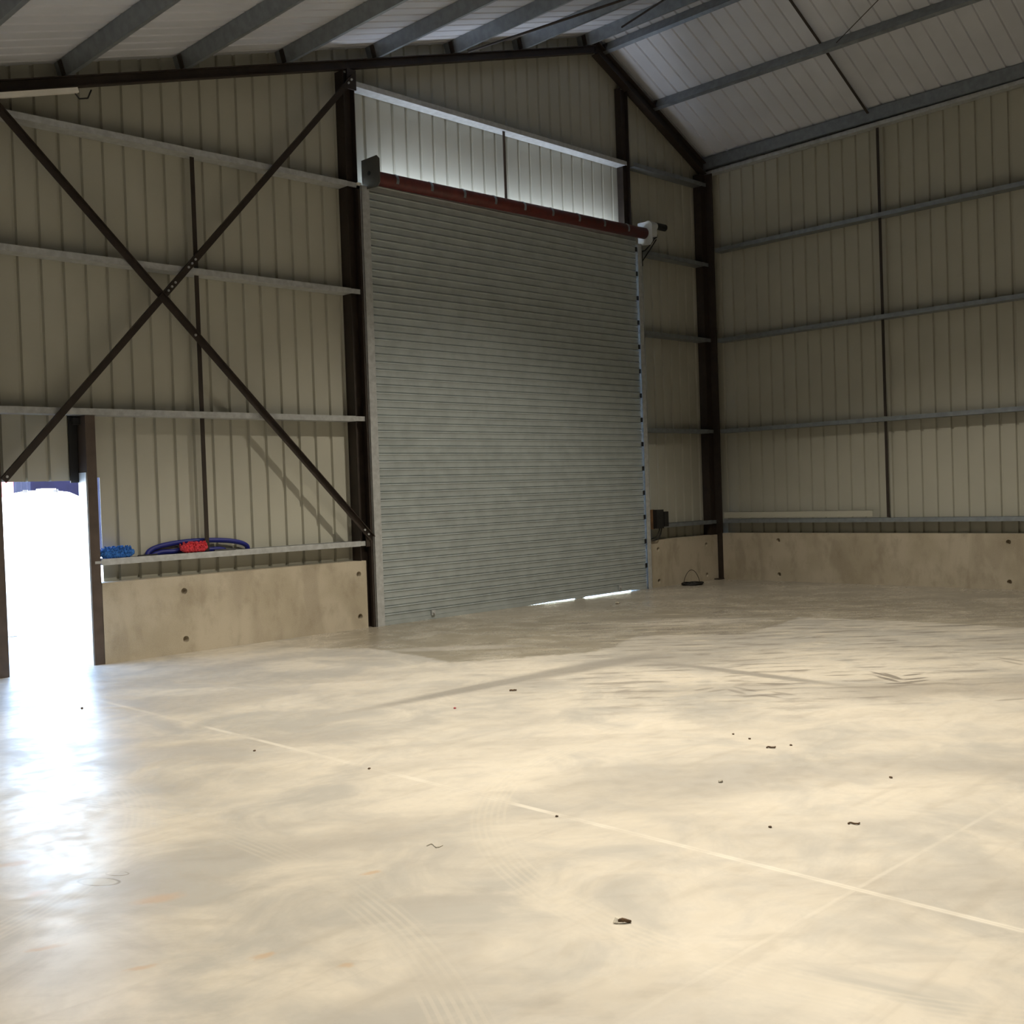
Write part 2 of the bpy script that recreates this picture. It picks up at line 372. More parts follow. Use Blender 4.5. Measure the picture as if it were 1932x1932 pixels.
# ------------------------------------------------------------ concrete panels
def panel(axis, a0, a1, h, holes, label, y_in=0., th=.19):
    """panel front at 0 plane of the wall; holes = [(pos, z)] real conical recesses; octagon-ring mesh"""
    bm = B()
    us = sorted(set([a0, a1]+[p+s for p, _ in holes for s in (-.06, .06)]))
    zs = sorted(set([0, h]+[z+s for _, z in holes for s in (-.06, .06)]))
    def P(u, d, z): return (u, y_in+d, z) if axis == 'x' else (y_in+d, u, z)
    cache = {}
    def V(u, d, z):
        k = (round(u, 4), round(d, 4), round(z, 4))
        if k not in cache: cache[k] = bm.verts.new(P(u, d, z))
        return cache[k]
    for i in range(len(us)-1):
        for j in range(len(zs)-1):
            u0, u1, z0, z1 = us[i], us[i+1], zs[j], zs[j+1]
            hc = [(p, z) for p, z in holes if u0 < p < u1 and z0 < z < z1 and u1-u0 < .13 and z1-z0 < .13]
            if not hc: bm.faces.new((V(u0, 0, z0), V(u1, 0, z0), V(u1, 0, z1), V(u0, 0, z1))); continue
            p, z = hc[0]; n = 16
            sq, ci, ins = [], [], []
            for k in range(n):
                an = 2*PI*k/n-3*PI/4; c, s = math.cos(an), math.sin(an); f = 1/max(abs(c), abs(s))
                sq.append(V(round(p+.06*c*f, 5), 0, round(z+.06*s*f, 5)))
                ci.append(V(p+.036*c, 0, z+.036*s)); ins.append(V(p+.026*c, .06, z+.026*s))
            for k in range(n):
                q = (k+1) % n
                bm.faces.new((sq[k], sq[q], ci[q], ci[k])); bm.faces.new((ci[k], ci[q], ins[q], ins[k]))
            bm.faces.new(ins)
    bk = [V(a0, th, 0), V(a1, th, 0), V(a1, th, h), V(a0, th, h)]; bm.faces.new(bk[::-1])
    bm.faces.new((V(a0, 0, h), V(a1, 0, h), V(a1, th, h), V(a0, th, h)))
    bm.faces.new((V(a0, 0, 0), V(a1, 0, 0), V(a1, th, 0), V(a0, th, 0)))
    for e in (a0, a1): bm.faces.new((V(e, 0, 0), V(e, th, 0), V(e, th, h), V(e, 0, h)))
    bmesh.ops.remove_doubles(bm, verts=bm.verts[:], dist=.0005)
    o = obj('concrete_panel', bm, CONC)
    return tag(o, label, 'concrete panel', None)
panel('x', -11.065, -7.64, .845, [(-10.14, .68), (-10.14, .15), (-7.76, .68), (-7.76, .15)], 'long concrete panel with cast holes between the open doorway and the roller shutter')
panel('x', -1.94, -.015, .775, [(-1.69, .62), (-1.69, .1), (-.35, .62), (-.35, .1)], 'short concrete panel with four holes between the roller shutter and the corner')
panel('y', -6.3, -.10, .80, [(-1.2, .68), (-1.2, .11), (-4.955, .68), (-4.955, .11)], 'long concrete panel at the foot of the right wall')
panel('x', XL+.01, -12.21, .845, [(-15, .68), (-13, .68)], 'concrete panel at the foot of the back wall left of the open doorway')

panel('y', -12.4, -6.31, .80, [(-7.6, .68), (-11.1, .68)], 'concrete panel at the foot of the right wall beyond the reddish column')
panel('y', -18.5, -12.41, .80, [(-13.7, .68), (-17.2, .68)], 'concrete panel at the foot of the right wall beside and behind the viewer')
panel('y', YF+.01, -18.51, .80, [(-19.7, .68), (-22.5, .68)], 'concrete panel at the foot of the right wall farthest behind the viewer')

# ------------------------------------------------------------ steel frame
def hsec(d, f, t, tw):
    """H section: u across flanges' faces (0..d), v along flange width centred"""
    return [(0, -f/2), (t, -f/2), (t, -tw/2), (d-t, -tw/2), (d-t, -f/2), (d, -f/2), (d, f/2), (d-t, f/2), (d-t, tw/2), (t, tw/2), (t, f/2), (0, f/2)]
def column(x0, x1, y0, y1, h, label, m=BROWN):
    bm = B(); prism(bm, hsec(x1-x0, y1-y0, .012, .010), (x0, (y0+y1)/2, 0), (x0, (y0+y1)/2, h), (1, 0, 0), (0, 1, 0))
    return tag(obj('steel_column', bm, m), label, 'column')
column(-7.705, -7.535, .02, .19, zL(-7.7)-.30, 'dark steel column on the back wall just left of the roller shutter')
column(-2.20, -2.02, .07, .19, zR(-2.05)-.36, 'dark steel column behind the right end of the roller shutter, reaching up to the sloping rafter')
bm = B(); prism(bm, [(0, 0), (.17, 0), (.17, .17), (.155, .17), (.155, .012), (0, .012)], (-12.20, .008, 0), (-12.20, .008, zL(-12.1)-.30), (1, 0, 0), (0, 1, 0))
tag(obj('steel_column', bm, POSTM), 'brown steel column at the left edge beside the open doorway', 'column')
bm = B(); box(bm, -.14, .0, .04, .19, 0, 7.02); box(bm, .0, .018, -.10, .19, 0, 7.02); box(bm, -.15, .16, -.11, .17, 0, .015)
tag(obj('steel_column', bm, BROWN), 'dark steel column in the corner of the shed', 'column')
bm = B(); prism(bm, csec(.105, .2, .03, .008), (-11.175, 0, 0), (-11.175, 0, 2.59), (0, 1, 0), (1, 0, 0))
dp = tag(obj('door_post', bm, POSTM), 'brown steel post on the right side of the open doorway', 'post')
bm = B(); box(bm, -11.27, -11.18, .185, .197, 1.9, 2.59)
obj('post_shade_strip', bm, BLACK, dp)  # black strip stands in for the shading beside the C-section post
bm = B(); box(bm, -11.25, -11.185, .10, .15, 2.5, 2.57); obj('top_cleat', bm, BLACK, dp)
bm = B(); box(bm, -11.183, -11.1755, .015, .2, 0, 2.0); tag(obj('reveal_glare_strip', bm, WHITEP, dp), 'pale strip standing in for daylight glare on the doorway reveal')  # added strip, its pale colour stands in for daylight glare on the reveal
# gable rafters
bm = B()
xa, xb = XL, -2.86
def rafterL(bm, y0, y1, top, dep, x0, x1):
    t = .012
    for (ya, yb, za, zb) in ((y0, y1, -t, 0), (y0, y1, -dep, -dep+t), ((y0+y1)/2-.005, (y0+y1)/2+.005, -dep+t, -t)):
        vs = [bm.verts.new((x, y, zL(x)-top+z)) for x in (x0, x1) for y, z in ((ya, za), (yb, za), (yb, zb), (ya, zb))]
        for f in ((3, 2, 1, 0), (4, 5, 6, 7), (0, 1, 5, 4), (1, 2, 6, 5), (2, 3, 7, 6), (3, 0, 4, 7)): bm.faces.new([vs[i] for i in f])
rafterL(bm, .0, .09, .185, .115, XL, -2.83)
tag(obj('steel_rafter', bm, BROWN), 'dark steel rafter along the back wall under the left roof slope', 'rafter')
bm = B()
def rafterR(bm, y0, y1, top, dep, x0, x1):
    t = .012
    for (ya, yb, za, zb) in ((y0, y1, -t, 0), (y0, y1, -dep, -dep+t), ((y0+y1)/2-.005, (y0+y1)/2+.005, -dep+t, -t)):
        vs = [bm.verts.new((x, y, zR(x)-top+z)) for x in (x0, x1) for y, z in ((ya, za), (yb, za), (yb, zb), (ya, zb))]
        for f in ((3, 2, 1, 0), (4, 5, 6, 7), (0, 1, 5, 4), (1, 2, 6, 5), (2, 3, 7, 6), (3, 0, 4, 7)): bm.faces.new([vs[i] for i in f])
rafterR(bm, -.01, .13, .17, .20, -2.80, -.02)
tag(obj('steel_rafter', bm, BROWN), 'dark steel rafter along the back wall under the short right roof slope', 'rafter')
# next portal frame, only its right rafter reaches the picture's top right corner
bm = B(); rafterR(bm, -6.32, -6.18, .19, .28, -2.86, .0); 
tag(obj('steel_rafter', bm, REDOX), 'reddish steel rafter end in the top right corner under the right roof slope', 'rafter')
bm = B(); prism(bm, hsec(.2, .14, .012, .01), (-.21, -6.25, 0), (-.21, -6.25, 7.0), (1, 0, 0), (0, 1, 0))
tag(obj('steel_column', bm, REDOX), 'reddish steel column of the next frame on the right wall', 'column')

# ------------------------------------------------------------ purlins
ORD = ['ridge', 'first', 'second', 'third', 'fourth', 'fifth', 'sixth', 'seventh', 'eighth', 'ninth']
def purlinL(x, k):
    t = math.atan(.294); ux = Vector((math.cos(t), 0, math.sin(t))); uz = Vector((-math.sin(t), 0, math.cos(t)))
    a = Vector((x, .19, zL(x)-.185)); b = Vector((x, YF+.02, zL(x)-.185))
    th = thing('roof_purlin', a, ('galvanised purlin at the ridge on the left roof slope' if k == 0 else 'galvanised roof purlin, %s down from the ridge on the left roof slope' % ORD[k]), 'purlin', 'purlins on the left roof slope')
    bm = B(); prism(bm, csec(.175, .065, .018, .004), a, b, ux, uz); obj('channel', bm, GALVD, th)
    bm = B(); bar(bm, (x-.012, .045, zL(x)-.175), (x-.012+uz.x*.15, .045, zL(x)-.03), .07, .012, (0, 1, 0)); obj('cleat', bm, BROWN, th)
for k, x in enumerate((-3.03, -4.46, -5.80, -7.16, -8.53, -9.87, -11.21, -12.55, -13.9, -15.3)): purlinL(x, k)
def purlinR(x, label, dep=.175):
    t = math.atan(.495); ux = Vector((math.cos(t), 0, -math.sin(t))); uz = Vector((math.sin(t), 0, math.cos(t)))
    a = Vector((x, .19, zR(x)-.19)); b = Vector((x, YF+.02, zR(x)-.19))
    th = thing('roof_purlin', a, label, 'purlin', 'purlins on the right roof slope')
    bm = B(); prism(bm, csec(dep, .065, .018, .004), a, b, ux, uz); obj('channel', bm, GALVD, th)
    bm = B(); bar(bm, a+Vector((-.012, -.145, .02)), a+Vector((-.012, -.145, 0))+uz*.15, .07, .012, (0, 1, 0)); obj('cleat', bm, BROWN, th)
purlinR(-2.62, 'galvanised purlin beside the ridge on the right roof slope')
purlinR(-1.38, 'galvanised roof purlin halfway down the right roof slope')
# eave beam and rail under it
bm = B()
ya, yb = .19, -7.5
def ez(y): return -.014*y
prism(bm, csec(.19, .07, .02, .004), (0, ya, 7.12), (0, -11, 7.12+.10), (1, 0, 0), (0, 0, 1))
tag(obj('eave_beam', bm, GALVD), 'galvanised eave beam where the right wall meets the roof', 'beam')
bm = B()
prism(bm, csec(.14, .06, .02, .004), (.04, ya, 7.02), (.04, -11, 7.02+.15), (0, 0, 1), (1, 0, 0))
tag(obj('wall_rail', bm, GALV), 'narrow galvanised rail directly under the eave beam on the right wall', 'rail')

# ------------------------------------------------------------ wall rails
def rail_sec(d, h, t=.003, lip=.014):
    """C lying down, web below, open upward; u = into the wall, v up"""
    return [(0, 0), (d, 0), (d, h), (d-lip, h), (d-lip, h-t), (d-t, h-t), (d-t, t), (t, t), (t, h-t), (lip, h-t), (lip, h), (0, h)]
def railG(x0, x1, z, label, ext=0, extl=0, d=.19, m=GALV, h=.067, dz=0):
    bm = B(); prism(bm, rail_sec(d, h), (x0, 0, z), (x1, 0, z+dz), (0, 1, 0), (0, 0, 1))
    if ext: box(bm, x1, x1+ext, -.002, .012, z+.004+dz, z+h-.004+dz)
    if extl: box(bm, x0-extl, x0, -.002, .012, z+.02, z+h-.02)
    return tag(obj('wall_rail', bm, m), label, 'rail')
railG(-12.02, -7.715, 5.515, 'galvanised rail highest on the back wall left of the roller shutter', .18, dz=.01)
railG(-12.02, -7.715, 4.19, 'galvanised rail second from the top on the back wall left of the roller shutter', .17)
railG(-12.02, -7.715, 2.595, 'galvanised rail over the open doorway, third from the top left of the roller shutter', .16)
railG(-11.06, -7.715, 1.028, 'low galvanised rail holding the cleaning heads and blue hose', .15, .07)
bm = B(); box(bm, -7.575, -7.515, -.03, .015, 5.51, 5.59)
tag(obj('rail_end_cap', bm, BATTEN), 'small pale box on the column at the end of the highest left rail', 'cap')
railG(-7.53, -2.21, 6.80, 'bright galvanised rail high above the roller shutter', .03, dz=-.02)
for z, h, w_ in ((6.80, .06, 'highest'), (5.42, .06, 'second'), (4.115, .06, 'third'), (2.535, .06, 'fourth'), (.965, .06, 'lowest')):
    railG(-2.0 if z > 1.5 else -1.93, -.15, z, 'dark galvanised rail between the roller shutter and the corner, %s of five' % w_, .12, m=GALVD)
def railR(z, label, dz=.02, m=GALVD, h=.065):
    bm = B(); prism(bm, rail_sec(.19, h), (0.0, -.12, z), (0.0, -11, z+dz*2), (1, 0, 0), (0, 0, 1))
    return tag(obj('wall_rail', bm, m), label, 'rail')
railR(5.655, 'galvanised rail highest of four on the right wall', .018)
railR(4.10, 'galvanised rail second from the top on the right wall', .012)
railR(2.53, 'galvanised rail third from the top on the right wall', .006)
railR(.975, 'galvanised rail lowest on the right wall above the concrete panel', .004)

# sag bars: upright bars between the rails
def sag(name, pts, wd, label, m=BROWN, side=(1, 0, 0), th=.012, cat='bar', grp=None):
    bm = B()
    for a, b in pts: bar(bm, a, b, wd, th, side)
    return tag(obj(name, bm, m), label, cat)
sag('sag_bar', [((-9.80, .07, 1.10), (-9.80, .07, 2.59)), ((-9.80, .07, 2.67), (-9.80, .07, 4.19)), ((-9.80, .07, 4.27), (-9.80, .07, 5.51))], .048, 'thin dark upright bar between the rails behind the crossed braces')
sag('sag_bar', [((-4.88, .05, 5.70), (-4.88, .05, 6.80))], .042, 'short brown upright bar under the rail above the roller shutter', POSTM)
sag('sag_bar', [((.07, -3.12, 1.05), (.07, -3.12, 2.53)), ((.07, -3.12, 2.61), (.07, -3.12, 4.10)), ((.07, -3.12, 4.18), (.07, -3.12, 5.66)), ((.07, -3.12, 5.74), (.07, -3.12, 7.04))], .042, 'thin dark upright bar between the rails on the right wall', side=(0, 1, 0))
def pr(x, y, d): return (x, y, zR(x)-d)
sag('sag_bar', [(pr(-2.58, -3.02, .09), pr(-1.40, -3.02, .09))], .035, 'thin dark roof bar from the ridge to the middle purlin on the right slope', side=(0, 1, 0))
sag('sag_bar', [(pr(-1.28, -3.02, .09), pr(-.02, -3.02, .12))], .035, 'thin dark roof bar from the middle purlin to the eave on the right slope', side=(0, 1, 0))
# roof bracing rods
def pl(x, y, d=.27): return (x, y, zL(x)-d)
def rod(a, b, r, label):
    bm = B(); cyl(bm, a, b, r, 10); return tag(obj('bracing_rod', bm, BROWN), label, 'rod')

rod((-5.75, -.2, 7.62), (-4.6, -3.1, 7.96), .016, 'dark bracing rod crossing under the left slope purlins near the ridge')
rod((-3.62, -1.15, 8.22), (-4.45, -2.95, 7.98), .014, 'thin brown bracing rod slanting away from the ridge under the left slope')
rod((-1.36, -3.25, 7.93), (-2.3, -5.1, 8.33), .006, 'very thin dark wire above the middle purlin of the right slope')

# ------------------------------------------------------------ crossed braces
def brace(a, b, y, label, bolts):
    a, b = Vector(a), Vector(b); th = thing('cross_brace', a, label, 'brace', 'crossed braces on the back wall')
    d = (b-a).normalized(); s = Vector((-d.z, 0, d.x))
    bm = B(); bar(bm, a, b, .075, .008, s); bar(bm, a+s*.034+Vector((0, -.02, 0)), b+s*.034+Vector((0, -.02, 0)), .008, .045, s); obj('angle_bar', bm, BROWN, th)
    for p, n, gap in bolts:
        for i in range(n):
            q = a+d*(p+i*gap)
            bm = B(); cyl(bm, q+Vector((0, .002, 0)), q+Vector((0, -.020, 0)), .014, 6); obj('bolt', bm, GALV, th)
    return th
A0, A1 = Vector((-11.96, -.03, 5.60)), Vector((-7.56, -.03, 1.12))
B0, B1 = Vector((-12.02, -.012, 1.93)), Vector((-7.57, -.012, 6.90))
L1 = (A1-A0).length; L2 = (B1-B0).length
brace(A0, A1, 0, 'dark diagonal brace falling from upper left to the foot of the shutter column', [(L1-.16, 2, .08), (L1*.468, 1, .1)])
brace(B0, B1, 0, 'dark diagonal brace rising from the doorway to the top of the shutter column', [(.05, 1, .08), (L2*.455-.30, 3, .065), (L2*.455+.08, 3, .065), (L2-.12, 2, .07)])
bm = B(); box(bm, -7.66, -7.52, -.006, .018, 6.75, 7.0); tag(obj('gusset_plate', bm, BROWN), 'steel plate at the top of the shutter column where the rising brace is bolted', 'plate')
bm = B(); box(bm, -7.64, -7.50, -.020, -.004, 1.02, 1.2); tag(obj('gusset_plate', bm, BROWN), 'steel plate on the shutter column where the falling brace is bolted', 'plate')

# ------------------------------------------------------------ roller shutter
X0s, X1s = -7.46, -2.06
RS = thing('roller_shutter', (-4.75, 0, 0), 'tall grey steel roller shutter, closed, under a red tube', 'roller shutter')
bm = B()
pitch = .0975; z = 5.60; prof = [(-.02, 5.66)]
while z > .12:
    prof += [(-.018, z), (-.032, z-.005), (-.034, z-.014), (-.025, z-.024), (-.023, z-.050), (-.025, z-.083), (-.011, z-.0955)]
    z -= pitch
zb = z
def crow(x, dz=0): return [bm.verts.new((x, y, max(zz, zb))) for y, zz in prof]
ca, cb = crow(X0s), crow(X1s)
for i in range(len(prof)-1): bm.faces.new((ca[i], ca[i+1], cb[i+1], cb[i]))
cu = obj('curtain', bm, SHUT, RS)
md = cu.modifiers.new('s', 'SOLIDIFY'); md.thickness = .004; md.offset = 0
GZ = [(X0s, .001), (-4.85, .001), (-4.35, .012), (-3.78, .013), (-3.76, .001), (-3.60, .001), (-3.56, .015), (-2.45, .019), (-2.20, .004), (X1s, .001)]
bm = B()
for (a_, za), (b_, zb_) in zip(GZ, GZ[1:]):
    vs = [bm.verts.new((x, y, zz)) for x, gz in ((a_, za), (b_, zb_)) for y, zz in ((-.035, gz), (.0, gz), (.0, zb+.01), (-.035, zb+.01))]
    for f in ((3, 2, 1, 0), (4, 5, 6, 7), (0, 1, 5, 4), (1, 2, 6, 5), (2, 3, 7, 6), (3, 0, 4, 7)): bm.faces.new([vs[k] for k in f])
bb = obj('bottom_bar', bm, SHUT, RS)
for x in (-6.6, -2.75):
    bm = B(); box(bm, x-.03, x+.03, -.055, -.034, .05, .12); cyl(bm, (x, -.054, .085), (x, -.075, .085), .014, 10); obj('lock', bm, GALV, RS)
def guide(x0, x1, o):
    bm = B(); t = .004
    inner = x1 if o > 0 else x0
    box(bm, x0, x1, -.065, -.061, 0, 5.55); box(bm, x0, x1, .004, .008, 0, 5.55)
    xo = x0 if o > 0 else x1
    box(bm, min(xo, xo+o*t), max(xo, xo+o*t), -.065, .060, 0, 5.55)
    obj('guide_rail', bm, GALV, RS)
guide(-7.545, -7.425, 1); guide(-2.055, -1.955, -1)
bm = B(); box(bm, -7.575, -7.545, -.03, .02, 0, 5.55); obj('guide_backing', bm, BROWN, RS)
for k in range(14):
    bm = B(); box(bm, -2.085, -2.05, -.050, -.035, .35+.39*k, .42+.39*k); obj('end_lock', bm, BLACK, RS)
bm = B(); cyl(bm, (-7.44, -.11, 5.66), (-1.93, -.11, 5.715), .088, 32); tb = obj('roller_tube', bm, REDOX, RS, True)
for k in range(9):
    x = -7.06+k*.58; zc = 5.66+.055*(x+7.44)/5.5
    bm = B()
    for j in range(5):
        a0_, a1_ = math.radians(150+j*20), math.radians(170+j*20)
        vs = [bm.verts.new((xx, -.11+rr*math.cos(an), zc+rr*math.sin(-an))) for xx in (x-.02, x+.02) for an, rr in ((a0_, .089), (a1_, .089), (a1_, .094), (a0_, .094))]
        for f in ((3, 2, 1, 0), (4, 5, 6, 7), (0, 1, 5, 4), (1, 2, 6, 5), (2, 3, 7, 6), (3, 0, 4, 7)): bm.faces.new([vs[i] for i in f])
    obj('strap', bm, GALVD, tb)
def endplate(x, y0, y1, z0, z1, m):
    bm = B(); c = .05
    pl_ = [(y1, z0+.02), (y1, z1), (y0+c, z1), (y0, z1-c), (y0, z0+c), (y0+c, z0)]
    n = len(pl_); A = [bm.verts.new((x-.005, y, zz)) for y, zz in pl_]; Bv = [bm.verts.new((x+.005, y, zz)) for y, zz in pl_]
    for i in range(n): bm.faces.new((A[i], A[(i+1) % n], Bv[(i+1) % n], Bv[i]))
    bm.faces.new(A[::-1]); bm.faces.new(Bv); return obj('end_plate', bm, m, RS)
ep = endplate(-7.455, -.33, .03, 5.50, 5.89, PLATE)
bm = B(); cyl(bm, (-7.463, -.12, 5.70), (-7.459, -.12, 5.70), .028, 16); obj('axle_hole', bm, BLACK, ep)
endplate(-1.915, -.26, .03, 5.52, 5.90, WHITEP)
MO = B(); cyl(MO, (-1.905, -.16, 5.84), (-1.72, -.16, 5.84), .07, 16); box(MO, -1.90, -1.78, -.25, .0, 5.66, 5.80); obj('gearbox', MO, WHITEP, RS)
MO = B(); cyl(MO, (-1.72, -.16, 5.86), (-1.45, -.16, 5.86), .055, 16); cyl(MO, (-1.78, -.14, 5.70), (-1.68, -.14, 5.70), .045, 12); obj('motor', MO, BLACK, RS)
MO = B(); tube(MO, [(-1.72, -.16, 5.66), (-1.78, -.1, 5.55), (-1.86, -.06, 5.46), (-1.95, -.04, 5.42)], .011)
tube(MO, [(-1.70, -.17, 5.64), (-1.76, -.1, 5.5), (-1.86, -.06, 5.36), (-1.94, -.05, 5.27)], .010); box(MO, -1.955, -1.925, -.06, -.03, 5.2, 5.45)
obj('motor_cable', MO, BLACK, RS)

# control box by the shutter
CB = thing('control_box', (-1.7, 0, 1.1), 'black shutter control box on a wooden board right of the shutter', 'control box')
bm = B(); box(bm, -1.93, -1.80, -.03, -.012, .955, 1.275); obj('board', bm, OAK, CB)
bm = B(); box(bm, -1.84, -1.66, -.11, -.012, .965, 1.27); box(bm, -1.655, -1.545, -.12, -.02, .99, 1.235); obj('case', bm, BLACK, CB)
bm = B(); tube(bm, [(-1.66, -.06, .97), (-1.68, -.05, .86), (-1.76, -.04, .78), (-1.9, -.03, .77), (-1.93, -.03, .8)], .008)
tube(bm, [(-1.72, -.07, .96), (-1.8, -.06, .84), (-1.93, -.05, .80)], .007); obj('cable', bm, BLACK, CB)

# batten light upper left
BL = thing('batten_light', (-11.9, .0, 5.75), 'long white strip light under the rafter at the upper left edge', 'strip light')
def bpz(x): return zL(x)-.355
bm = B(); bar(bm, (-13.3, -.05, bpz(-13.3)), (-11.13, -.05, bpz(-11.13)), .05, .05, (0, 1, 0)); obj('tube_cover', bm, BATTEN, BL)
bm = B(); tube(bm, [(-11.15, -.03, bpz(-11.15)-.02), (-11.1, -.02, bpz(-11.1)-.08), (-11.0, 0, bpz(-11.0)-.075), (-10.95, .02, bpz(-10.95)+.01)], .008); obj('cable', bm, BLACK, BL)

# flashing strip lying on the right wall rail
bm = B(); box(bm, -.005, .004, -2.9, -.14, 1.065, 1.165); box(bm, -.005, .05, -2.9, -.14, 1.161, 1.165)
tag(obj('flashing_strip', bm, SHEET), 'long pale folded metal strip standing on the lowest right wall rail near the corner', 'metal strip')

# ------------------------------------------------------------ things on the low rail
def mop(cx, z, L, r, m, label):
    t = thing('mop_head', (cx, .04, z), label, 'mop head')
    bm = B(); n = 20; k = 13
    rnd = random.Random(int(L*1000))
    rings = []
    for i in range(n*2+1):
        u = i/(n*2); x = cx-L/2+L*u; e = min(1, 4*min(u, 1-u)+.45)
        rr = r*e*(1+.10*math.sin(i*PI/1.5))
        rings.append([bm.verts.new((x, .042+rr*.9*math.cos(2*PI*j/k)*(1+rnd.uniform(-.1, .1)), z+r*.95+rr*math.sin(2*PI*j/k)*(1+rnd.uniform(-.12, .12)))) for j in range(k)])
    for i in range(len(rings)-1):
        for j in range(k): bm.faces.new((rings[i][j], rings[i][(j+1) % k], rings[i+1][(j+1) % k], rings[i+1][j]))
    bm.faces.new(rings[0]); bm.faces.new(rings[-1][::-1]); obj('microfibre_cover', bm, m, t)
    for q in range(150):
        pass
    bm = B(); 
    for q in range(90):
        x = cx+rnd.uniform(-.46, .46)*L; an = rnd.uniform(.0, PI); rr = r*.95
        c0 = Vector((x, .042-rr*math.cos(an)*.85, z+r*.95+rr*math.sin(an)))
        c1 = c0+Vector((rnd.uniform(-.012, .012), -.022*math.cos(an), .022*math.sin(an)))
        cyl(bm, c0, c1, .009, 6, .006)
    tag(obj('pile', bm, m, t), kind='stuff')
mop(-10.87, 1.095, .37, .056, BLUEF, 'blue fluffy microfibre mop head at the left end of the low rail')
mop(-9.98, 1.10, .32, .052, REDF, 'red fluffy microfibre mop head on the low rail in front of the blue hose')
bm = B()
pts = []
for i in range(61):
    t = i/60; an = PI*t; 
    pts.append((-9.86+.62*-math.cos(an), .145+.02*math.sin(an*2), 1.085+.135*math.sin(an)**.8))
tube(bm, pts, .028, 8)
tube(bm, [(-10.44+i*.03, .135, 1.085+.012*math.sin(i*.5)+.055*math.sin(PI*i/30)) for i in range(31)], .028, 8)
tag(obj('hose', bm, HOSE, None, True), 'dark blue hose looped on the low rail behind the red mop head', 'hose')
bm = B(); cyl(bm, (-10.62, .08, 1.09), (-10.40, .08, 1.093), .017, 10); cyl(bm, (-10.72, .1, 1.082), (-10.62, .08, 1.088), .010, 8)
tag(obj('hose_nozzle', bm, BLACK), 'short black pipe on the low rail left of the blue hose', 'nozzle')
bm = B(); cyl(bm, (-9.72, .06, 1.098), (-9.45, .06, 1.10), .013, 8)
tag(obj('pipe', bm, BLACK), 'thin black pipe on the low rail right of the red mop head', 'pipe')

# cable coil on the floor
bm = B()
for k in range(6):
    r = .17+.012*(k % 3); zz = .010+.012*(k//2)
    tube(bm, [(-1.16+r*math.cos(2*PI*i/36)+.006*k, -.26+r*.85*math.sin(2*PI*i/36), zz+.003*math.sin(i+k)) for i in range(36)], .008, 6, True)
tube(bm, [(-1.36+.38*(i/30), -.24-.05*i/30, .015+.235*math.sin(PI*i/30)**.6) for i in range(31)], .005, 6)
tag(obj('cable_coil', bm, RUBBER), 'coil of black cable with one raised loop on the floor by the short concrete panel', 'cable')

# ------------------------------------------------------------ small debris on the floor
def twig(x, y, L, ang, r, m, label, cat='twig', bend=.2):
    t = Vector((math.cos(ang), math.sin(ang), 0)); n = Vector((-t.y, t.x, 0)); bm = B()
    tube(bm, [Vector((x, y, r*1.05))+t*L*(i/6-.5)+n*bend*L*math.sin(i*1.1)+Vector((0, 0, r*.5*abs(math.sin(i*2)))) for i in range(7)], r, 6)
    return tag(obj('twig', bm, m), label, cat)
def crumb(x, y, r, m, label, seed, name='crumb'):
    rnd = random.Random(seed); bm = B(); bmesh.ops.create_icosphere(bm, subdivisions=2, radius=r)
    for v in bm.verts:
        v.co *= 1+rnd.uniform(-.25, .25); v.co.z *= .55; v.co += Vector((x, y, r*.45))
    return tag(obj(name, bm, m), label, 'debris')
lf = thing('dried_leaf', (-12.93, -8.5, 0), 'curled brown dried leaf lying alone in the front centre of the floor', 'leaf')
bm = B()
rl = random.Random(3); rr_ = []
for i in range(9):
    u = i/8; c = Vector((-12.937+.036*u, -8.485-.036*u, .009+.003*math.sin(u*5))); q = .0075*(.55+.5*math.sin(PI*min(1, u*.9+.1)))
    rr_.append([bm.verts.new(c+Vector((.7*math.cos(k*PI/4)*q, .7*math.cos(k*PI/4)*q, math.sin(k*PI/4)*q))*rl.uniform(.8, 1.2)) for k in range(8)])
for i in range(8):
    for k in range(8): bm.faces.new((rr_[i][k], rr_[i][(k+1) % 8], rr_[i+1][(k+1) % 8], rr_[i+1][k]))
bm.faces.new(rr_[0]); bm.faces.new(rr_[-1][::-1]); obj('rolled_blade', bm, LEAF, lf)
bm = B(); v = [bm.verts.new(p) for p in ((-12.952, -8.472, .004), (-12.946, -8.490, .003), (-12.930, -8.488, .012), (-12.932, -8.468, .016))]
bm.faces.new(v); lt = obj('curled_tip', bm, PALE, lf); lt.modifiers.new('s', 'SOLIDIFY').thickness = .002
twig(-9.73, -4.69, .06, -.75, .007, LEAF, 'short dark straight stick on the floor in front of the roller shutter', bend=0)
twig(-10.19, -7.43, .055, -.75, .005, LEAF, 'brown twig among the crumbs in the middle of the floor right of centre')
twig(-11.28, -8.57, .055, -.8, .004, LEAF, 'thin brown twig on the floor towards the lower right')
twig(-12.78, -7.24, .075, -.9, .0022, PALE, 'thin pale curl of straw on the floor below centre', 'straw', .35)
crumb(-10.51, -4.84, 0.0112, REDP, 'small reddish crumb on the floor left of the dark stick', 1)
crumb(-10.06, -7.49, 0.0087, LEAF, 'dark crumb just right of the brown twig', 2)
crumb(-10.06, -7.19, 0.0087, LEAF, 'dark crumb behind the brown twig', 3)
crumb(-10.01, -7.03, 0.0081, LEAF, 'dark crumb farthest behind the brown twig', 4)
crumb(-11.57, -8.29, 0.0087, LEAF, 'dark crumb left of the thin lower right twig', 5)
crumb(-11.04, -7.64, 0.0136, PALE, 'pale flattened crumb in the bright middle of the floor', 6)
crumb(-12.07, -5.81, 0.0093, LEAF, 'dark crumb on the floor left of centre near the slab joint', 7)
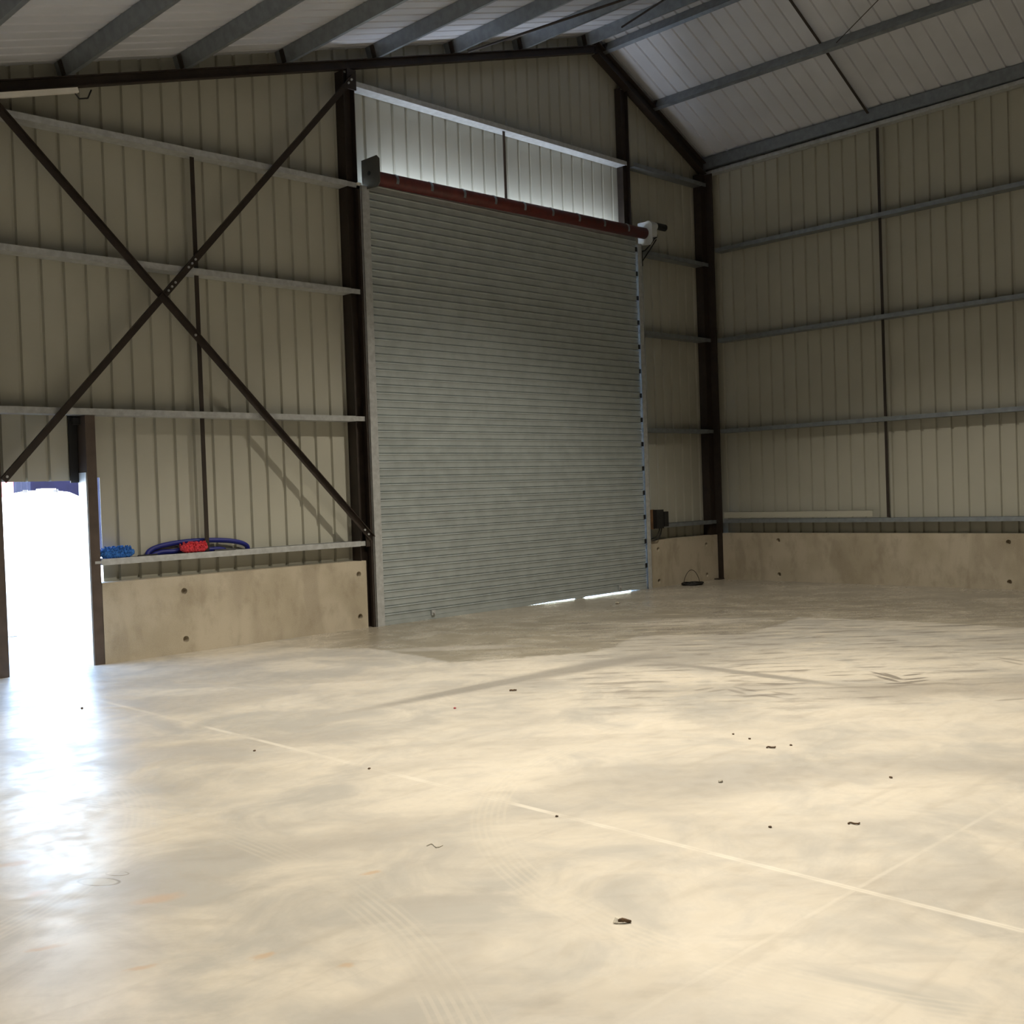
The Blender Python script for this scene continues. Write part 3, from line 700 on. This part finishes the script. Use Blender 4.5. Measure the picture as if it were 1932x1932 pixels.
crumb(-12.08, -7.37, 0.0081, LEAF, 'dark crumb below the middle of the floor', 8)
crumb(-10.4, -8.32, 0.0099, LEAF, 'dark crumb on the floor at the right', 9)
crumb(-12.31, -2.29, 0.0124, LEAF, 'dark crumb in the glare in front of the open doorway', 10)
crumb(-12.25, -4.81, 0.0093, LEAF, 'dark crumb at the end of the grey patch left of the slab joint', 11)
crumb(-4.02, -1.05, 0.0310, PALE, 'pale lump of dirt on the floor in front of the right end of the shutter', 12)

# ------------------------------------------------------------ outdoors, seen through the doorway
def wp(u, v, D):
    """point on the view ray of pixel u,v at forward distance D (used only to lay out the yard)"""
    return Vector((CX, CY, CZ))+(fw*D+R_*((u-966)/F_PX*D)+U_*((966-v)/F_PX*D))
tc = wp(78, 1000, 24); tx, ty = tc.x, tc.y
TK = thing('water_tank', (tx, ty, 0), 'large white ribbed plastic water tank outside the open doorway', 'water tank')
prof = [(0.0, 2.03), (.30, 2.02), (.60, 1.97), (.78, 1.88), (.84, 1.80)]
z = 1.80
while z > .12:
    prof += [(.84, z-.02), (.86, z-.05), (.86, z-.24), (.84, z-.27), (.82, z-.30)]; z -= .32
prof += [(.84, 0.0)]
bm = B(); n = 48; rings = []
for r, z in prof[1:]: rings.append([bm.verts.new((tx+r*math.cos(2*PI*i/n), ty+r*math.sin(2*PI*i/n), z)) for i in range(n)])
top = bm.verts.new((tx, ty, prof[0][1]))
for i in range(n): bm.faces.new((top, rings[0][i], rings[0][(i+1) % n]))
for a, b2 in zip(rings, rings[1:]):
    for i in range(n): bm.faces.new((a[i], a[(i+1) % n], b2[(i+1) % n], b2[i]))
bm.faces.new(rings[-1]); obj('body', bm, TANK, TK, True)
bm = B(); cyl(bm, (tx+.1, ty-.1, 2.0), (tx+.1, ty-.1, 2.06), .2, 24); obj('lid', bm, TANK, TK)
for dx, dy in ((-.42, -.3), (.12, -.55)):
    bm = B(); cyl(bm, (tx+dx, ty+dy, 1.9), (tx+dx, ty+dy, 2.04), .05, 12); obj('outlet', bm, BLACK, TK)
# shed behind
sp0 = wp(-200, 960, 42); sp1 = wp(260, 960, 36)
d = (sp1-sp0); d.z = 0; Ls = d.length; d.normalize(); nrm = Vector((d.y, -d.x, 0))
SHo = thing('farm_shed', (sp0.x, sp0.y, 0), 'blue-grey metal clad building behind the water tank', 'building')
bm = B(); 
run = groove_run(0, Ls, .3, 0, .1, .06)
lo = [bm.verts.new((sp0+d*u)-nrm*(.04*q)+Vector((0, 0, -sp0.z-.02))) for u, q in run] if False else []
for u, q in run:
    p = sp0+d*u+nrm*(.04*q); lo.append(bm.verts.new((p.x, p.y, -.02)))
hi = [bm.verts.new((v.co.x, v.co.y, 5)) for v in lo]
for i in range(len(run)-1): bm.faces.new((lo[i], lo[i+1], hi[i+1], hi[i]))
bk = [sp0-nrm*6, sp0+d*Ls-nrm*6]
b0, b1 = [bm.verts.new((p.x, p.y, z)) for p in bk for z in (-.02, 5)][0::2], None
bv = [bm.verts.new((p.x, p.y, z)) for p in bk for z in (-.02, 5)]
bm.faces.new((lo[0], bv[0], bv[1], hi[0])); bm.faces.new((lo[-1], hi[-1], bv[3], bv[2])); bm.faces.new((bv[0], bv[2], bv[3], bv[1]))
obj('cladding', bm, SHED, SHo)
def quadbox(u0, u1, z0, z1, off, th=.05):
    bm = B(); q = [sp0+d*u0+nrm*off, sp0+d*u1+nrm*off, sp0+d*u1+nrm*(off+th), sp0+d*u0+nrm*(off+th)]
    A = [bm.verts.new((p.x, p.y, z0)) for p in q]; Bq = [bm.verts.new((p.x, p.y, z1)) for p in q]
    bm.faces.new(A[::-1]); bm.faces.new(Bq)
    for i in range(4): bm.faces.new((A[i], A[(i+1) % 4], Bq[(i+1) % 4], Bq[i]))
    return bm
ud = (wp(98, 930, 39)-sp0).dot(d)
bm = quadbox(ud, ud+2.4, 0, 2.65, .05); obj('sliding_door', bm, SHEDD, SHo)
pp = wp(14, 930, 30); bm = B(); box(bm, pp.x-.12, pp.x+.12, pp.y-.12, pp.y+.12, -.02, 4.6)
tag(obj('red_post', bm, REDP), 'red post outside at the left side of the open doorway', 'post')
for dx, z1 in ((0, 1.45), (.10, 1.35)):
    a = wp(17+dx*60, 1000, 15); a.z = z1; b_ = wp(14+dx*60, 1092, 14.4); b_.z = -.01
    bm = B(); bar(bm, b_, a, .10, .03, (1, -.6, 0))
    tag(obj('plank', bm, TIMBER), ('taller' if z1 > 1.4 else 'shorter')+' pale plank leaning upright outside the left side of the doorway', 'plank', 'planks leaning outside')
